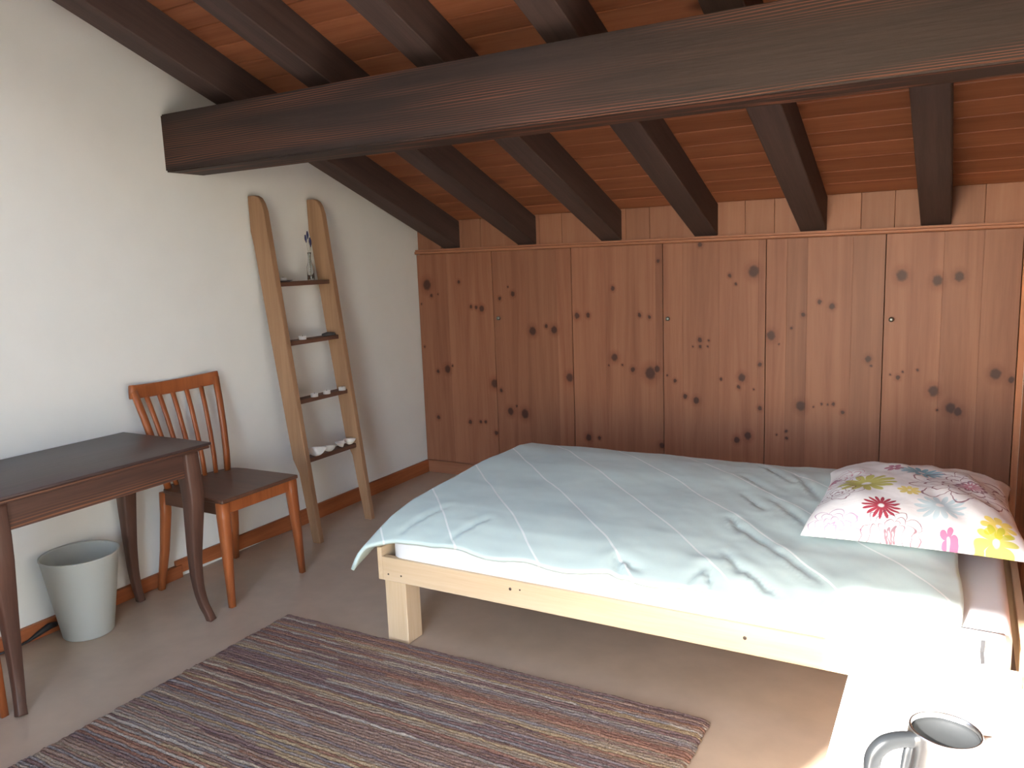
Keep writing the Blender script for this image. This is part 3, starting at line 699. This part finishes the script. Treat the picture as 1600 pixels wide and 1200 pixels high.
sp_ = empty('lavender_sprig', (sc(1.425) + .015, -1.20, 1.432))
for k, (dx, dy, h) in enumerate(((.0, -.012, .215), (.004, .004, .20), (-.004, .014, .19), (.002, -.004, .235))):
    st_ = sweep('stalk', [(dx * .6, dy * .25, 0), (dx * .5, dy * .3, .12), (dx * 1.5, dy * 1.4, h)], (.0009, .0009), M['stem'], sp_, up=(0, 1, 0), n=6)
    st_.location = (0, 0, 0)
    V = []; F = []
    for q in range(9):
        rr = .0045 * math.sin(math.pi * (q + .6) / 10) * (1 + .25 * (q % 2)) + .0012; zz = h - .012 + q * .0055 + .0
        for a in range(8): V.append((dx * 1.5 + rr * math.cos(a * .785 + q), dy * (1.4 + .05 * q) + rr * math.sin(a * .785 + q), zz))
    for q in range(8):
        for a in range(8): F.append([q * 8 + a, q * 8 + (a + 1) % 8, (q + 1) * 8 + (a + 1) % 8, (q + 1) * 8 + a])
    F += [list(range(8))[::-1], [64 + a for a in range(8)]]
    b_ = data('blossom', V, F, M['lavender'], st_, True)
tag(sp_, 'dried violet flower sprig standing in the small glass bottle', 'flowers')
V = []; F = []
bm = bmesh.new(); bmesh.ops.create_icosphere(bm, subdivisions=3, radius=1)
for v in bm.verts:
    f_ = 1 + .2 * mnoise.noise(v.co * 1.7); v.co = Vector((v.co.x * .03 * f_, v.co.y * .045 * f_, max(-.5, v.co.z) * .014 * f_ + .007))
st = from_bm('dark_stone', bm, M['stone'], None, True); st.location = (sc(SZ[1]) + .012, -1.13, SZ[1])
tag(st, 'flat dark stone on the ladder\'s second step from the top', 'stone')
def shell(y, z, x, w, h, rot, label):
    V = []; F = []; na, nr_ = 34, 9
    for i in range(na + 1):
        a = math.pi * (i / na) * 1.16 - .25
        rib = 1 + .035 * math.cos(i * math.pi)
        for k in range(nr_ + 1):
            t = k / nr_; rr = w * t * rib if k == nr_ else w * t * (1 + .02 * math.cos(i * math.pi) * t)
            V.append((rr * math.cos(a) * .98, rr * math.sin(a) - w * .35, h * (.08 + .92 * t ** 2.1) + .002 * math.cos(i * math.pi) * t))
    for i in range(na):
        for k in range(nr_):
            q = i * (nr_ + 1) + k; F.append([q, q + 1, q + nr_ + 2, q + nr_ + 1])
    o = data('seashell', V, F, M['shell'], None, True)
    md = o.modifiers.new('thick', 'SOLIDIFY'); md.thickness = .0025
    o.location = (x, y, z + .002); o.rotation_euler = (0, 0, rot)
    return tag(o, label, 'shell', 'pale shells on the ladder')
shell(-1.405, SZ[3], sc(.46) + .02, .058, .042, 1.2, 'largest pale shell, at the left of the ladder\'s lowest step')
shell(-1.29, SZ[3], sc(.46) + .02, .04, .028, .4, 'small pale shell in the middle of the ladder\'s lowest step')
shell(-1.195, SZ[3], sc(.46) + .015, .04, .030, 2.2, 'pale shell third from the left on the ladder\'s lowest step')
shell(-1.115, SZ[3], sc(.46) + .015, .036, .032, .9, 'pale shell at the right end of the ladder\'s lowest step')

# ------------------------------------------------------------------ white side table with kettle
st2 = tag(empty('side_table', (3.37, -2.94, 0)), 'low white side table beside the bed in bright sun', 'table')
box('tabletop', 3.14, 3.60, -3.36, -2.53, .432, .46, M['white_paint'], st2, .003)
for lx in (3.16, 3.54):
    for ly in (-3.34, -2.59): box('leg', lx, lx + .04, ly, ly + .04, 0, .432, M['white_paint'], st2, .002)
for lx in (3.172, 3.548): box('apron', lx, lx + .018, -3.30, -2.59, .38, .432, M['white_paint'], st2, .001)
KX, KY, KZ = 3.353, -3.138, .46
ax = Vector((.872, .489, 0))               # from handle to spout
kt = tag(empty('kettle', (KX, KY, KZ)), 'steel electric kettle with grey handle on the white side table', 'kettle')
kt.rotation_euler = (0, 0, math.atan2(ax.y, ax.x))
prof = [(.001, .022), (.076, .022), (.078, .026), (.076, .06), (.070, .12), (.0615, .178), (.0585, .197), (.0575, .2), (.0545, .2), (.0545, .18), (.05, .168), (.001, .166)]
kb = lathe('body', prof, M['steel'], kt, n=48)
def tilt(me):                               # the rim drops towards the spout
    for v in me.vertices:
        f_ = max(0, (v.co.z - .10) / .10); v.co.z -= v.co.x * .03 * f_ ** 2
    me.update()
tilt(kb.data)
ld_ = lathe('lid', [(.001, .170), (.03, .172), (.0535, .186), (.0535, .19), (.0505, .192), (.0485, .186), (.02, .178), (.001, .177)], M['lid'], kt, n=40); tilt(ld_.data)
lathe('base', [(.001, 0), (.083, 0), (.085, .006), (.083, .018), (.078, .022), (.001, .022)], M['grey_plastic'], kt, n=40)
sweep('spout', [(.048, 0, .172), (.064, 0, .176), (.082, 0, .181)], [(.022, .010), (.016, .008), (.003, .002)], M['steel'], None, up=(0, 0, 1), n=12, smooth=True).parent = kt
hp = [(-.052, 0, .181), (-.075, 0, .184), (-.104, 0, .178), (-.122, 0, .160), (-.127, 0, .135), (-.124, 0, .095), (-.114, 0, .06), (-.095, 0, .042), (-.07, 0, .04)]
hp, hs = smooth_path(hp, [(.013, .013), (.013, .013), (.0135, .0135), (.0135, .013), (.0135, .012), (.013, .012), (.013, .012), (.013, .012), (.012, .012)])
h_ = sweep('handle', hp, hs, M['grey_plastic'], None, up=(0, 1, 0), n=14, smooth=True, power=2.6); h_.parent = kt
gp = sweep('handle_web', [(-.056, 0, .19), (-.064, 0, .15), (-.068, 0, .11), (-.072, 0, .05)], [(.011, .009), (.011, .008), (.011, .006), (.011, .006)], M['grey_plastic'], None, up=(0, 1, 0), n=10, smooth=True); gp.parent = kt
